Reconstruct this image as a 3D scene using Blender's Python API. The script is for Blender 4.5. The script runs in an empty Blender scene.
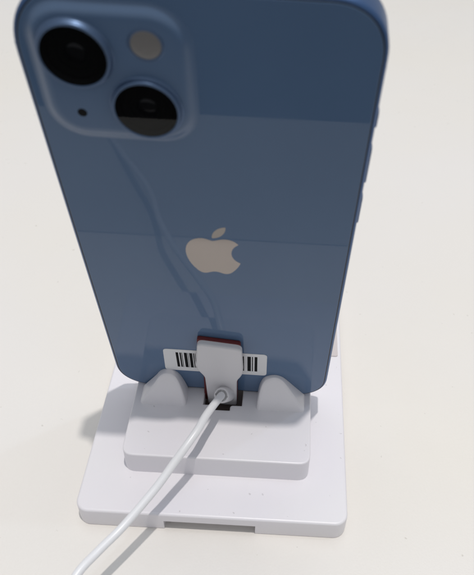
import bpy, bmesh, math, random
from mathutils import Vector, Matrix

sc = bpy.context.scene
C = sc.collection
S = 0.001                      # all shapes below are written in millimetres

# ------------------------------------------------------------------ camera
R = [(0.999935, 0.011, 0.0), None, None]
pitch, yaw, roll = 0.7560951849, 0.0113847838, -0.0462560107
def cam_matrix():
    ca, sa = math.cos(pitch), math.sin(pitch)
    Rz = Matrix.Rotation(yaw, 3, 'Z')
    right = Rz @ Vector((1, 0, 0)); down = Rz @ Vector((0, -sa, -ca)); fwd = Rz @ Vector((0, ca, -sa))
    c, s = math.cos(roll), math.sin(roll)
    r2 = right * c + down * s
    d2 = down * c - right * s
    return Matrix((r2, -d2, -fwd)).transposed().to_4x4()
cam_d = bpy.data.cameras.new('camera'); cam = bpy.data.objects.new('camera', cam_d); C.objects.link(cam)
M = cam_matrix(); M.translation = Vector((17.386, -101.266, 204.691)) * S
cam.matrix_world = M
cam_d.sensor_fit = 'HORIZONTAL'; cam_d.sensor_width = 36.0
cam_d.lens = 661.46 / 474 * 36.0
cam_d.shift_x = -(272.819 - 237) / 474
cam_d.shift_y = (288.95 - 287.5) / 474
cam_d.clip_start = 0.005; cam_d.clip_end = 50
cam_d.dof.use_dof = True; cam_d.dof.focus_distance = 0.224; cam_d.dof.aperture_fstop = 30.0
sc.camera = cam
sc.render.resolution_x = 844; sc.render.resolution_y = 1024

# ------------------------------------------------------------------ light
w = bpy.data.worlds.new('World'); sc.world = w; w.use_nodes = True
bg = w.node_tree.nodes['Background']
bg.inputs[0].default_value = (0.93, 0.97, 1.0, 1); bg.inputs[1].default_value = 0.41
def lamp(name, pos, target, watts, size, col):
    l = bpy.data.lights.new(name, 'AREA'); l.shape = 'DISK'; l.size = size; l.energy = watts; l.color = col
    o = bpy.data.objects.new(name, l); C.objects.link(o)
    o.location = pos
    o.rotation_euler = (Vector(target) - Vector(pos)).to_track_quat('-Z', 'Y').to_euler()
    return o
lamp('ceiling_lamp', (0.16, -0.13, 2.0), (0, 0.03, 0), 18.5, 0.042, (1.0, 0.96, 0.905))
lamp('ceiling_lamp', (0.70, 0.23, 2.0), (0, 0.03, 0), 1.7, 0.05, (0.62, 0.78, 1.0))
lamp('overhead_fill', (0.0, 0.35, 2.4), (0, 0.1, 0), 14.0, 2.2, (0.93, 0.96, 1.0))  # added soft fill from overhead, keeps direct light off the phone back
sc.view_settings.view_transform = 'Standard'; sc.view_settings.look = 'None'
sc.view_settings.exposure = 0.10; sc.view_settings.gamma = 1

# ------------------------------------------------------------------ materials
def mat(name, col, rough=0.4, metal=0.0, ior=1.5, bump=0.0, bscale=3000.0, specks=0.0, spec_col=(0.2, 0.18, 0.17),
        speck_scale=160.0, tint=None, tint_scale=6.0, rough_var=0.0, sss=0.0, coat=0.0):
    m = bpy.data.materials.new(name); m.use_nodes = True
    nt = m.node_tree; N = nt.nodes; L = nt.links
    b = N['Principled BSDF']
    b.inputs['Base Color'].default_value = (*col, 1); b.inputs['Roughness'].default_value = rough
    b.inputs['Metallic'].default_value = metal; b.inputs['IOR'].default_value = ior
    if coat: b.inputs['Coat Weight'].default_value = coat; b.inputs['Coat Roughness'].default_value = 0.03
    if sss:
        b.inputs['Subsurface Weight'].default_value = sss; b.inputs['Subsurface Radius'].default_value = (0.0015, 0.0014, 0.0013)
    tc = N.new('ShaderNodeTexCoord')
    colout = None
    def mixrgb(fac, a, bcol):
        x = N.new('ShaderNodeMix'); x.data_type = 'RGBA'
        L.new(fac, x.inputs[0])
        if isinstance(a, tuple): x.inputs[6].default_value = (*a, 1)
        else: L.new(a, x.inputs[6])
        x.inputs[7].default_value = (*bcol, 1)
        return x.outputs[2]
    if tint:
        n = N.new('ShaderNodeTexNoise'); n.inputs['Scale'].default_value = tint_scale; n.inputs['Detail'].default_value = 3
        L.new(tc.outputs['Object'], n.inputs['Vector'])
        r = N.new('ShaderNodeMapRange'); r.inputs[1].default_value = 0.35; r.inputs[2].default_value = 0.65
        L.new(n.outputs[0], r.inputs[0])
        colout = mixrgb(r.outputs[0], col, tint)
    if specks:
        # small marks: voronoi cells, only some of them marked, streaked a little by noise
        nz = N.new('ShaderNodeTexNoise'); nz.inputs['Scale'].default_value = speck_scale * 2.0; nz.inputs['Detail'].default_value = 2
        L.new(tc.outputs['Object'], nz.inputs['Vector'])
        ad = N.new('ShaderNodeVectorMath'); ad.operation = 'MULTIPLY_ADD'
        L.new(nz.outputs['Color'], ad.inputs[0]); ad.inputs[1].default_value = (0.6 / speck_scale,) * 3
        L.new(tc.outputs['Object'], ad.inputs[2])
        v = N.new('ShaderNodeTexVoronoi'); v.voronoi_dimensions = '2D'; v.inputs['Scale'].default_value = speck_scale
        L.new(ad.outputs[0], v.inputs['Vector'])
        sep = N.new('ShaderNodeSeparateColor'); L.new(v.outputs['Color'], sep.inputs[0])
        sz = N.new('ShaderNodeMapRange'); sz.inputs[1].default_value = 1 - specks; sz.inputs[2].default_value = 1.0
        sz.inputs[3].default_value = 0.0; sz.inputs[4].default_value = 0.10
        L.new(sep.outputs[0], sz.inputs[0])
        d = N.new('ShaderNodeMath'); d.operation = 'SUBTRACT'; L.new(sz.outputs[0], d.inputs[0]); L.new(v.outputs['Distance'], d.inputs[1])
        g = N.new('ShaderNodeMapRange'); g.inputs[1].default_value = 0.0; g.inputs[2].default_value = 0.05; g.inputs[4].default_value = 0.5
        L.new(d.outputs[0], g.inputs[0])
        ge = N.new('ShaderNodeNewGeometry'); sx = N.new('ShaderNodeSeparateXYZ'); L.new(ge.outputs['Normal'], sx.inputs[0])
        up = N.new('ShaderNodeMath'); up.operation = 'GREATER_THAN'; L.new(sx.outputs[2], up.inputs[0]); up.inputs[1].default_value = 0.75
        mu = N.new('ShaderNodeMath'); mu.operation = 'MULTIPLY'; L.new(g.outputs[0], mu.inputs[0]); L.new(up.outputs[0], mu.inputs[1]); g = mu
        colout = mixrgb(g.outputs[0], colout if colout else col, spec_col)
    if colout: L.new(colout, b.inputs['Base Color'])
    if rough_var:
        n = N.new('ShaderNodeTexNoise'); n.inputs['Scale'].default_value = 60; n.inputs['Detail'].default_value = 5
        L.new(tc.outputs['Object'], n.inputs['Vector'])
        r = N.new('ShaderNodeMapRange'); r.inputs[1].default_value = 0.3; r.inputs[2].default_value = 0.7
        r.inputs[3].default_value = max(0.0, rough - rough_var); r.inputs[4].default_value = rough + rough_var
        L.new(n.outputs[0], r.inputs[0]); L.new(r.outputs[0], b.inputs['Roughness'])
    if bump:
        n = N.new('ShaderNodeTexNoise'); n.inputs['Scale'].default_value = bscale; n.inputs['Detail'].default_value = 4
        L.new(tc.outputs['Object'], n.inputs['Vector'])
        bp = N.new('ShaderNodeBump'); bp.inputs['Strength'].default_value = bump; bp.inputs['Distance'].default_value = 0.0002
        L.new(n.outputs[0], bp.inputs['Height']); L.new(bp.outputs[0], b.inputs['Normal'])
    return m

m_table = mat('white_laminate', (0.745, 0.708, 0.66), 0.32, bump=0.22, bscale=1400, specks=0.13, spec_col=(0.46, 0.43, 0.38),
              speck_scale=170, tint=(0.745, 0.718, 0.705), tint_scale=5.0, rough_var=0.05)
m_front_strip = mat('pale_grey_strip', (0.56, 0.55, 0.53), 0.34, bump=0.12, bscale=1400)  # front strip of the table, greyer and darker than the rest
m_floor = mat('dark_floor', (0.035, 0.037, 0.042), 0.6, tint=(0.05, 0.05, 0.055), tint_scale=3.0)
m_stand = mat('white_stand_plastic', (0.75, 0.725, 0.77), 0.34, bump=0.06, bscale=2500, specks=0.26, spec_col=(0.40, 0.37, 0.39),
              speck_scale=230, tint=(0.755, 0.735, 0.768), tint_scale=40, rough_var=0.05, sss=0.08)
m_insert = mat('taupe_insert', (0.58, 0.53, 0.53), 0.45, bump=0.05, bscale=2500)
m_slot_shade = mat('dark_slot_fill', (0.07, 0.05, 0.047), 0.6)  # shade of the deep slot, put into the colour
m_blue = mat('blue_glass', (0.092, 0.152, 0.262), 0.035, ior=1.40, rough_var=0.02, tint=(0.097, 0.159, 0.271), tint_scale=30)
m_bluematte = mat('satin_blue_glass', (0.092, 0.152, 0.262), 0.28, ior=1.5)
m_alu = mat('blue_aluminium', (0.05, 0.105, 0.235), 0.36, metal=0.6, bump=0.02, bscale=6000)
m_ring = mat('blue_lens_ring', (0.085, 0.135, 0.235), 0.38, metal=0.6)
m_gap = mat('black_gasket', (0.012, 0.014, 0.02), 0.5)
m_lensblack = mat('lens_black', (0.002, 0.002, 0.0025), 0.5, ior=1.25)
m_elem = mat('lens_element_glass', (0.004, 0.004, 0.006), 0.08, ior=1.4)
m_screen = mat('screen_glass', (0.01, 0.01, 0.012), 0.03)
m_logo = mat('polished_logo', (0.325, 0.295, 0.275), 0.08, metal=1.0)
m_flash = mat('flash_diffuser', (0.19, 0.178, 0.172), 0.3, bump=0.4, bscale=2500)
m_label = mat('white_label_paper', (0.74, 0.74, 0.76), 0.45, bump=0.03, bscale=2500)
m_ink = mat('black_ink', (0.006, 0.006, 0.007), 0.6, ior=1.2)
m_clamp = mat('grey_clamp_plastic', (0.66, 0.645, 0.67), 0.42, bump=0.06, bscale=2500, rough_var=0.05)
m_pad = mat("red_foam_pad", (0.12, 0.013, 0.015), 0.65, bump=0.4, bscale=2500)
m_cable = mat('white_cable_jacket', (0.78, 0.78, 0.81), 0.33, bump=0.03, bscale=1500, sss=0.05)
# clear cover of the lenses
m_cover = bpy.data.materials.new('lens_cover_glass'); m_cover.use_nodes = True
nt = m_cover.node_tree; nt.nodes.clear()
o_ = nt.nodes.new('ShaderNodeOutputMaterial'); mx = nt.nodes.new('ShaderNodeMixShader'); fr = nt.nodes.new('ShaderNodeFresnel')
tr = nt.nodes.new('ShaderNodeBsdfTransparent'); gl = nt.nodes.new('ShaderNodeBsdfGlossy')
fr.inputs[0].default_value = 1.45; gl.inputs['Roughness'].default_value = 0.02; tr.inputs[0].default_value = (0.8, 0.8, 0.82, 1)
gl.inputs[0].default_value = (0.6, 0.6, 0.6, 1)
nt.links.new(fr.outputs[0], mx.inputs[0]); nt.links.new(tr.outputs[0], mx.inputs[1]); nt.links.new(gl.outputs[0], mx.inputs[2])
nt.links.new(mx.outputs[0], o_.inputs[0])

# ------------------------------------------------------------------ mesh helpers
def link(name, bm, m, parent=None, ang=40, sharp=True):
    bmesh.ops.recalc_face_normals(bm, faces=bm.faces[:])
    me = bpy.data.meshes.new(name); bm.to_mesh(me); bm.free()
    for p in me.polygons: p.use_smooth = True
    if sharp: me.set_sharp_from_angle(angle=math.radians(ang))
    if m: me.materials.append(m)
    o = bpy.data.objects.new(name, me); C.objects.link(o)
    if parent: o.parent = parent
    return o
def rrect(x0, x1, y0, y1, r, n=8, p=2.0):
    """rounded rectangle, CCW; p > 2 gives the squarer corner of a superellipse"""
    out = []
    for cx, cy, a0 in ((x1 - r, y0 + r, -90), (x1 - r, y1 - r, 0), (x0 + r, y1 - r, 90), (x0 + r, y0 + r, 180)):
        for i in range(n + 1):
            a = math.radians(a0 + 90 * i / n); c, s = math.cos(a), math.sin(a)
            out.append((cx + r * math.copysign(abs(c) ** (2 / p), c), cy + r * math.copysign(abs(s) ** (2 / p), s)))
    return out
def round_poly(pts, rads, n=6):
    """polygon with filleted corners"""
    out = []; k = len(pts)
    for i in range(k):
        P = Vector(pts[i]); A = Vector(pts[i - 1]); B = Vector(pts[(i + 1) % k])
        r = rads[i] if isinstance(rads, (list, tuple)) else rads
        if r <= 0: out.append(tuple(P)); continue
        a = (A - P).normalized(); b = (B - P).normalized()
        t = min(r, (A - P).length * 0.49, (B - P).length * 0.49)
        p0, p1 = P + a * t, P + b * t
        for j in range(n + 1):
            u = j / n
            out.append(tuple(p0 * (1 - u) ** 2 + P * 2 * u * (1 - u) + p1 * u * u))
    return out
def smooth_closed(pts, n=6):
    out = []; k = len(pts)
    for i in range(k):
        p0, p1, p2, p3 = (Vector(pts[(i + j - 1) % k]) for j in range(4))
        for j in range(n):
            t = j / n
            out.append(tuple(0.5 * ((2 * p1) + (p2 - p0) * t + (2 * p0 - 5 * p1 + 4 * p2 - p3) * t * t + (3 * p1 - p0 - 3 * p2 + p3) * t ** 3)))
    return out
def area(p): return 0.5 * sum(p[i - 1][0] * p[i][1] - p[i][0] * p[i - 1][1] for i in range(len(p)))
def offset(pts, d):
    if abs(d) < 1e-9: return pts
    out = []; k = len(pts)
    for i in range(k):
        P = Vector(pts[i]); e0 = (P - Vector(pts[i - 1])); e1 = (Vector(pts[(i + 1) % k]) - P)
        if e0.length < 1e-9: e0 = e1
        if e1.length < 1e-9: e1 = e0
        e0 = e0.normalized(); e1 = e1.normalized()
        n0 = Vector((-e0.y, e0.x)); n1 = Vector((-e1.y, e1.x)); nn = n0 + n1
        if nn.length < 1e-6: nn = n0
        nn.normalize(); q = max(0.5, nn.dot(n1))
        out.append(tuple(P + nn * d / q))
    return out
FLAT = lambda x, y, h: (x * S, y * S, h * S)          # world: outline in x, y, height along z
BACK = lambda x, y, h: (x * S, -h * S, y * S)         # phone: outline in x, z, height out of its back
def prism(bm, pts, prof, mp=FLAT, cap0=True, cap1=True, flat=0.0):
    """stack the outline at (inset, height) stations"""
    if area(pts) < 0: pts = pts[::-1]
    clean = [pts[0]]
    for q in pts[1:]:
        if (Vector(q) - Vector(clean[-1])).length > 1e-4: clean.append(q)
    if (Vector(clean[0]) - Vector(clean[-1])).length < 1e-4: clean.pop()
    if flat:                      # a narrow level rim keeps the big faces optically flat
        prof = list(prof)
        if cap0: prof = [(prof[0][0] + flat, prof[0][1])] + prof
        if cap1: prof = prof + [(prof[-1][0] + flat, prof[-1][1])]
    rings = [[bm.verts.new(mp(x, y, h)) for x, y in offset(clean, i)] for i, h in prof]
    k = len(clean)
    for a, b in zip(rings[:-1], rings[1:]):
        for i in range(k): bm.faces.new((a[i], a[(i + 1) % k], b[(i + 1) % k], b[i]))
    if cap0: bm.faces.new(rings[0][::-1])
    if cap1: bm.faces.new(rings[-1])
    return bm
def edge(h0, h1, r0, r1, n=5):
    """profile of a slab with rounded bottom (r0) and top (r1) edges"""
    p = []
    if r0: p += [(r0 * (1 - math.sin(a)), h0 + r0 * (1 - math.cos(a))) for a in (math.pi / 2 * i / n for i in range(n + 1))]
    else: p.append((0, h0))
    if r1: p += [(r1 * (1 - math.cos(a)), h1 - r1 * (1 - math.sin(a))) for a in (math.pi / 2 * i / n for i in range(n + 1))]
    else: p.append((0, h1))
    return p
def slab(name, pts, prof, m, parent, mp=FLAT, ang=40, flat=0.08):
    return link(name, prism(bmesh.new(), pts, prof, mp, flat=flat), m, parent, ang)
def frame_at(t):
    t = t.normalized(); a = Vector((0, 0, 1)) if abs(t.z) < 0.9 else Vector((1, 0, 0))
    x = t.cross(a).normalized(); return x, t.cross(x).normalized()
def tube(bm, pts, rad, n=20, caps=True):
    """swept round tube, pts in mm, rad a number or one per point"""
    pts = [Vector(p) for p in pts]; rings = []; x = None
    for i, p in enumerate(pts):
        t = (pts[min(i + 1, len(pts) - 1)] - pts[max(i - 1, 0)]).normalized()
        if x is None: x, y = frame_at(t)
        else: x = (x - t * x.dot(t)).normalized(); y = t.cross(x).normalized()
        r = rad[i] if isinstance(rad, (list, tuple)) else rad
        rings.append([bm.verts.new((p + (x * math.cos(2 * math.pi * k / n) + y * math.sin(2 * math.pi * k / n)) * r) * S) for k in range(n)])
    for a, b in zip(rings[:-1], rings[1:]):
        for k in range(n): bm.faces.new((a[k], a[(k + 1) % n], b[(k + 1) % n], b[k]))
    if caps: bm.faces.new(rings[0][::-1]); bm.faces.new(rings[-1])
    return bm
def lathe(bm, prof, cx, cy, mp=BACK, n=64, cap_end=False, cap_start=False):
    """revolve (radius, height) about the axis through (cx, cy)"""
    rings = []
    for r, h in prof:
        if r < 1e-6: rings.append([bm.verts.new(mp(cx, cy, h))])
        else: rings.append([bm.verts.new(mp(cx + r * math.cos(2 * math.pi * k / n), cy + r * math.sin(2 * math.pi * k / n), h)) for k in range(n)])
    for a, b in zip(rings[:-1], rings[1:]):
        for k in range(n):
            k2 = (k + 1) % n
            if len(a) == 1: bm.faces.new((a[0], b[k2], b[k]))
            elif len(b) == 1: bm.faces.new((a[k], a[k2], b[0]))
            else: bm.faces.new((a[k], a[k2], b[k2], b[k]))
    return bm
def spline(pts, n=10):
    pts = [Vector(p) for p in pts]; out = []
    for i in range(len(pts) - 1):
        p0 = pts[max(i - 1, 0)]; p1 = pts[i]; p2 = pts[i + 1]; p3 = pts[min(i + 2, len(pts) - 1)]
        for j in range(n):
            t = j / n
            out.append(0.5 * ((2 * p1) + (p2 - p0) * t + (2 * p0 - 5 * p1 + 4 * p2 - p3) * t * t + (3 * p1 - p0 - 3 * p2 + p3) * t ** 3))
    out.append(pts[-1]); return out
def thing(name, label, cat, loc=(0, 0, 0), rot=(0, 0, 0)):
    o = bpy.data.objects.new(name, None); C.objects.link(o); o.empty_display_size = 0.01
    o.location = Vector(loc) * S; o.rotation_euler = rot
    o['label'] = label; o['category'] = cat
    return o

# ------------------------------------------------------------------ setting: tabletop and the dark floor below its front edge
for name, ya, yb, mm in (('tabletop', -30.6, 1150, m_table), ('table_front_strip', -99, -31.0, m_front_strip)):
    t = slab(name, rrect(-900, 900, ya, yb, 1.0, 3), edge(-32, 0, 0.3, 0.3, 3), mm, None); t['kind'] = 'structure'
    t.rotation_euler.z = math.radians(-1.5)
f = slab('floor', rrect(-4000, 4000, -4000, 4000, 1, 1), [(0, -760), (0, -750)], m_floor, None); f['kind'] = 'structure'

# ------------------------------------------------------------------ display stand
H1, ZB = 8.86, 18.71            # top of the base plate, top of the raised block
stand = thing('display_stand', 'white plastic phone stand with a stepped block on a flat base, on the table', 'phone stand')
W = 43.37
# base plate, with the shallow cut-out under its front edge
bm = prism(bmesh.new(), rrect(-W, W, 0, 112, 4.2, 8), edge(0, H1, 0.35, 0.8), flat=0.08)
base = link('base_plate', bm, m_stand, None)
cut = link('cut', prism(bmesh.new(), [(-15.2, -5), (14.1, -5), (14.1, 16), (-15.2, 16)], [(0, -3), (0, 4.9)]), None, None)
md = base.modifiers.new('cut', 'BOOLEAN'); md.object = cut; md.operation = 'DIFFERENCE'; md.solver = 'EXACT'
dg = bpy.context.evaluated_depsgraph_get()
me = bpy.data.meshes.new_from_object(base.evaluated_get(dg)); base.modifiers.clear(); base.data = me
me.set_sharp_from_angle(angle=math.radians(40))
if not me.materials: me.materials.append(m_stand)
bpy.data.objects.remove(cut, do_unlink=True)
base.parent = stand
# raised block with the stepped slot for the tether plug
x0, x1, y0, y1 = -30.4, 30.74, 14.87, 58.0
pts = [(x0, y0), (x1, y0), (x1, y1), (7.0, y1), (7.0, 36.6), (3.0, 36.6), (3.0, 34.4), (-2.8, 34.4), (-2.8, 36.4), (-6.3, 36.4), (-6.3, y1), (x0, y1)]
rad = [4.0, 4.0, 2.5, 2.0, 0.3, 1.4, 0.3, 0.3, 1.4, 0.3, 2.0, 2.5]
slab('raised_block', round_poly(pts, rad, 6), [(0, H1 - 0.02), (0, H1 + 0.9)] + edge(H1 + 0.9, ZB, 0, 0.55)[1:], m_stand, stand)
slab('slot_shade', [(-6.25, 34.45), (-2.75, 34.45), (2.95, 34.45), (6.95, 36.65), (6.95, 57), (-6.25, 57)], [(0, H1 + 0.01), (0, H1 + 4.5)], m_slot_shade, stand)  # dark filler added in place of the shade deep in the slot
# two support bumps
bumpL = [(-28.1, -3.0), (-28.0, -1.0), (-27.8, 0.7), (-26.6, 2.7), (-24.6, 5.5), (-22.6, 8.4), (-20.9, 11.1), (-19.0, 12.5), (-16.6, 12.3), (-14.9, 10.4), (-13.4, 6.3), (-12.4, 2.2), (-12.0, -1.0), (-11.9, -3.0)]
bumpR = [(28.8, -3.0), (28.7, -1.0), (28.4, 0.9), (27.2, 2.8), (24.8, 6.2), (22.2, 10.0), (20.2, 12.4), (17.9, 13.3), (15.6, 12.5), (13.9, 10.6), (12.9, 6.9), (12.3, 2.5), (12.0, -1.0), (11.9, -3.0)]
def bump_mesh(pr):
    pr = pr[:1] + [tuple(v) for v in spline([(a, b, 0) for a, b in pr[1:-1]], 4)] + pr[-1:]
    pr = [(p[0], p[1]) for p in pr]
    lean = 0.27
    bm = bmesh.new()
    if area(pr) < 0: pr = pr[::-1]
    rings = []
    for ins, dep in edge(0, 7.5, 1.15, 0.4, 6):
        ring = []
        for (x, z) in offset(pr, ins):
            ring.append(bm.verts.new((x * S, (35.0 + z * math.tan(lean) + dep * (1 - 0.052 * max(z, 0))) * S, (ZB + z) * S)))
        rings.append(ring)
    k = len(pr)
    for a, b in zip(rings[:-1], rings[1:]):
        for i in range(k): bm.faces.new((a[i], a[(i + 1) % k], b[(i + 1) % k], b[i]))
    bm.faces.new(rings[0][::-1]); bm.faces.new(rings[-1])
    return bm
for pr in (bumpL, bumpR): link('support_bump', bump_mesh(pr), m_stand, stand, 60)
# thin insert lying on the base on the far side of the phone
slab('front_insert', rrect(-42.0, 42.0, 69.7, 109.5, 0.8, 4), [(0, H1 - 0.02)] + edge(H1, H1 + 0.5, 0, 0.15, 3)[1:], m_insert, stand)

# ------------------------------------------------------------------ smartphone: x across, z up its length, y into it
LEAN = math.radians(9.78)
phone = thing('smartphone', 'upright blue smartphone with two camera lenses, its back to the viewer, in the white stand', 'smartphone',
              (-0.375, 42.615, ZB), (LEAN, math.radians(0.3), math.radians(-0.9)))
PW, PH, PT = 35.75, 146.7, 7.65
lo = rrect(-PW, PW, 0, PH, 12.2, 16, 2.25); hi = rrect(-PW, PW, 0, PH, 15.8, 16, 2.25)
out = lo[:34] + hi[34:51] + lo[51:]
slab('frame', out, edge(-PT + 0.1, -0.12, 0.5, 0.95, 6), m_alu, phone, BACK, 50)
slab('gasket', offset(out, 0.75), [(0, -0.4), (0, -0.09)], m_gap, phone, BACK)
back = slab('back_glass', offset(out, 1.0), edge(-0.5, 0.0, 0, 0.22, 4), m_blue, phone, BACK, 60)
slab('screen', offset(out, 0.8), [(0.4, -PT), (0, -PT + 0.3)], m_screen, phone, BACK)
# side keys
def key(name, v0, v1, proud):
    bm = bmesh.new()
    pts = rrect(-4.9, -2.3, v0, v1, 1.2, 6)
    mp = lambda x, y, h: ((PW - 0.3 + h) * S, -x * S, y * S)
    prism(bm, pts, edge(0, 0.3 + proud, 0, 0.25, 3), mp)
    return link(name, bm, m_alu, phone, 50)
key('mute_switch', 116.6, 121.4, 0.55); key('volume_button', 100.6, 111.6, 0.55); key('volume_button', 87.0, 96.6, 0.55)
# antenna bands in the frame
for v in (14.0, 132.0):
    for sx in (-1, 1):
        bm = bmesh.new()
        mp = lambda x, y, h: (sx * (PW - 0.2 + h) * S, -x * S, y * S)
        prism(bm, rrect(-7.0, -1.0, v, v + 1.3, 0.1, 2), [(0, 0), (0, 0.212)], mp)
        link('antenna_band', bm, m_bluematte, phone)
# camera plateau: softly rising glass
cx0, cx1, cy0, cy1 = -31.9, -1.2, 112.6, 142.9
pl = rrect(cx0 - 0.9, cx1 + 0.9, cy0 - 0.9, cy1 + 0.9, 9.2, 14, 2.2)
prof = [(0, 0.005), (0.35, 0.05), (0.7, 0.16), (1.1, 0.34), (1.5, 0.60), (1.9, 0.84), (2.3, 1.02), (2.9, 1.15), (3.6, 1.2)]
bm = prism(bmesh.new(), pl, prof, BACK, cap0=False, flat=0.1)
bump = link('camera_bump', bm, m_bluematte, phone, 70)
bump.location.x = -0.35 * S
for lx, ly in ((-23.25, 133.0), (-10.85, 121.3)):
    rg = link('lens_ring', lathe(bmesh.new(), [(7.6, 1.19), (7.35, 1.3), (7.15, 1.6), (7.08, 2.0), (7.0, 2.3), (6.85, 2.48), (6.65, 2.55), (6.5, 2.53), (6.4, 2.45), (6.35, 2.1), (6.35, 1.25)], lx, ly), m_ring, bump, 70)
    link('lens_barrel', lathe(bmesh.new(), [(6.36, 2.3), (5.2, 1.9), (5.0, 1.6), (3.4, 1.45), (3.3, 1.22), (0, 1.22)], lx, ly), m_lensblack, bump, 30)
    link('lens_element', lathe(bmesh.new(), [(2.3, 1.24), (2.1, 1.4), (1.6, 1.55), (1.0, 1.63), (0.5, 1.66), (0, 1.67)], lx, ly, n=32), m_elem, bump, 80)
    link('lens_cover', lathe(bmesh.new(), [(6.37, 2.4), (0, 2.4)], lx, ly), m_cover, bump, 30)
link('flash_ring', lathe(bmesh.new(), [(3.55, 1.19), (3.45, 1.3), (3.1, 1.33), (2.95, 1.25)], -9.35, 135.7, n=40), m_ring, bump, 70)
link('flash_lamp', lathe(bmesh.new(), [(2.97, 1.22), (2.6, 1.32), (1.6, 1.4), (0, 1.44)], -9.35, 135.7, n=40), m_flash, bump, 80)
link('microphone_hole', lathe(bmesh.new(), [(1.0, 1.203), (0.85, 1.215), (0, 1.215)], -24.6, 119.1, n=24), m_ink, bump, 80)
# the emblem set into the glass
def bez(path, n=8):
    out = []; P = Vector(path[0])
    for c in path[1:]:
        a, b, e = (P + Vector(c[i]) for i in range(3))
        for j in range(1, n + 1):
            u = j / n; v = 1 - u
            out.append(P * v ** 3 + a * 3 * u * v * v + b * 3 * u * u * v + e * u ** 3)
        P = e
    return out
apple = [(788.1, 340.9), ((-5.8, 4.5), (-108.2, 62.2), (-108.2, 190.5)), ((0, 148.4), (130.3, 200.9), (134.2, 202.2)),
         ((-.6, 3.2), (-20.7, 71.9), (-68.7, 141.9)), ((-42.8, 61.6), (-87.5, 123.1), (-155.5, 123.1)), ((-68, 0), (-85.5, -39.5), (-164, -39.5)),
         ((-76.5, 0), (-103.7, 40.8), (-165.9, 40.8)), ((-62.2, 0), (-105.6, -57), (-155.5, -127)), ((-57.8, -82.2), (-104.5, -209.9), (-104.5, -331.1)),
         ((0, -194.4), (126.4, -297.5), (250.8, -297.5)), ((66.1, 0), (121.2, 43.4), (162.7, 43.4)), ((39.5, 0), (101.1, -46), (176.3, -46)),
         ((28.5, 0), (130.9, 2.6), (198.3, 99.2))]
leaf = [(554.1, 159.4), ((31.1, -36.9), (53.1, -88.1), (53.1, -139.3)), ((0, -7.1), (-.6, -14.3), (-1.9, -20.1)), ((-50.6, 1.9), (-110.8, 33.7), (-147.1, 75.8)),
        ((-28.5, 32.4), (-55.1, 83.6), (-55.1, 135.5)), ((0, 7.8), (1.3, 15.6), (1.9, 18.1)), ((3.2, .6), (8.4, 1.3), (13.6, 1.3)), ((45.4, 0), (102.5, -30.4), (135.5, -71.3))]
bm = bmesh.new()
for path in (apple, leaf):
    pts = [(0.1 + (q.x - 407) / 814 * 14.3, 85.3 - q.y / 1000 * 18.7) for q in bez(path)]
    prism(bm, pts, [(0, -0.1), (0, 0.012)], BACK)
link('logo', bm, m_logo, back, 30)
# barcode sticker across the lower back
tl, tr_, br, bl = (-18.3, 25.6), (15.3, 26.2), (15.3, 12.9), (-18.7, 12.5)
lab = slab('barcode_label', round_poly([bl, br, tr_, tl], 1.4, 6), edge(0.01, 0.16, 0, 0.05, 2), m_label, phone, BACK)
bm = bmesh.new()
bars = [(-14.35, 0.85), (-13.1, 0.5), (-12.42, 0.22), (-11.65, 1.0), (-10.4, 0.18), (-9.9, 0.95), (-8.65, 0.3), (-8.1, 0.2), (-7.3, 0.75), (-6.1, 0.3), (-5.2, 0.9), (-3.9, 0.4),
        (-3.0, 0.8), (-1.8, 0.3), (-0.9, 1.0), (0.6, 0.4), (1.5, 0.8), (2.8, 0.3), (3.6, 1.0), (5.0, 0.4), (5.9, 0.3), (6.6, 1.25), (8.95, 1.15), (10.45, 0.32), (11.3, 0.9)]
for x, wd in bars:
    yt = 24.3 + 0.018 * x; yb = 15.1 + 0.012 * x
    prism(bm, [(x, yb), (x + wd, yb), (x + wd, yt), (x, yt)], [(0, 0.1), (0, 0.172)], BACK)
link('barcode', bm, m_ink, lab, 30)

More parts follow.
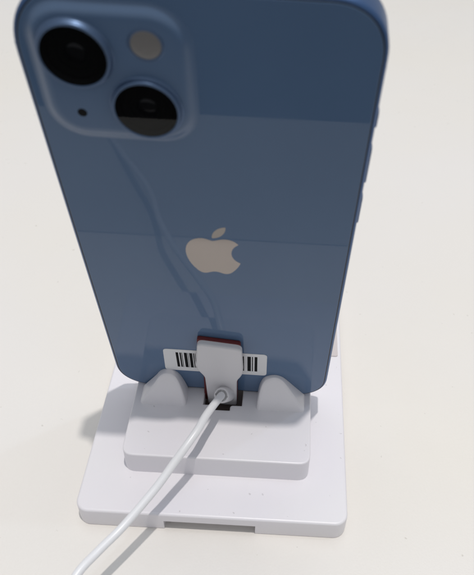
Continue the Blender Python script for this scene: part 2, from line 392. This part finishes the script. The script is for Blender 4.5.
# ------------------------------------------------------------------ security tether glued to the phone
tether = thing('security_tether', 'pale grey clamp with red pad on the phone back, trailing a white cable', 'security cable',
               (-0.375, 42.615, ZB), (LEAN, math.radians(0.3), math.radians(-0.9)))
pts = [(-4.7, -4.5), (5.3, -4.5), (5.6, 12.9), (7.8, 17.7), (7.4, 33.2), (-6.3, 34.8), (-7.7, 19.8), (-5.0, 14.5)]
slab('clamp_plate', round_poly(pts, [0.6, 0.6, 1.8, 2.6, 2.0, 2.0, 2.8, 1.8], 7), [(0, 1.5), (0, 2.6)] + [(0.75 * (1 - math.cos(a)), 2.6 + 0.75 * math.sin(a)) for a in (math.pi / 2 * i / 5 for i in range(1, 6))], m_clamp, tether, BACK, 50)
pts = [(-6.2, -4.5), (5.5, -4.5), (5.7, 13), (7.1, 16), (6.9, 33.6), (-6.6, 35.0), (-7.0, 18.5), (-5.6, 13)]
slab('adhesive_pad', round_poly(pts, 0.8, 4), edge(0.18, 1.5, 0.1, 0.1, 2), m_pad, tether, BACK)
# socket and ring where the cable leaves (world coordinates brought into the clamp's frame)
bpy.context.view_layer.update()
inv = tether.matrix_world.inverted()
def loc(p): return inv @ (Vector(p) * S) / S
path = [(1.2, 37.6, 23.4), (0.45, 34.0, 27.2), (-0.22, 30.86, 29.3), (-1.49, 26.47, 31.3), (-3.17, 21.93, 32.3), (-5.15, 16.37, 32.3), (-7.94, 11.4, 31.0), (-11.13, 6.78, 28.6), (-14.28, 2.16, 26.2), (-17.08, -1.6, 24.4), (-23.91, -10.67, 21.3), (-29.4, -18.2, 21.0), (-33.6, -25.2, 21.3),
        (-37.4, -34.8, 19.0), (-43.2, -45.3, 15.5), (-49.6, -54, 12.6), (-57, -64.2, 8.0), (-64.7, -75.5, 3.8), (-71, -85, 2.0), (-76.5, -94, 1.9),
        (-79.5, -101.5, -1.0), (-81, -106, -14), (-82, -109, -60), (-83, -112, -200), (-83, -114, -420)]
cab = [loc(p) for p in spline(path, 8)]
link('cable', tube(bmesh.new(), cab, 1.28, 24), m_cable, tether, 60)
p0 = loc(path[0]); p1 = loc(path[1]); ax = (p1 - p0).normalized()
st = p1 + ax * 0.4
prof = [(-8.5, 3.0), (-3.0, 2.8), (-0.7, 2.62), (-0.2, 2.5), (0.0, 2.25), (0.0, 2.0), (-0.25, 1.75), (-1.0, 1.6)]
link('cable_socket', tube(bmesh.new(), [st + ax * a for a, r in prof], [r for a, r in prof], 32), m_clamp, tether, 60)
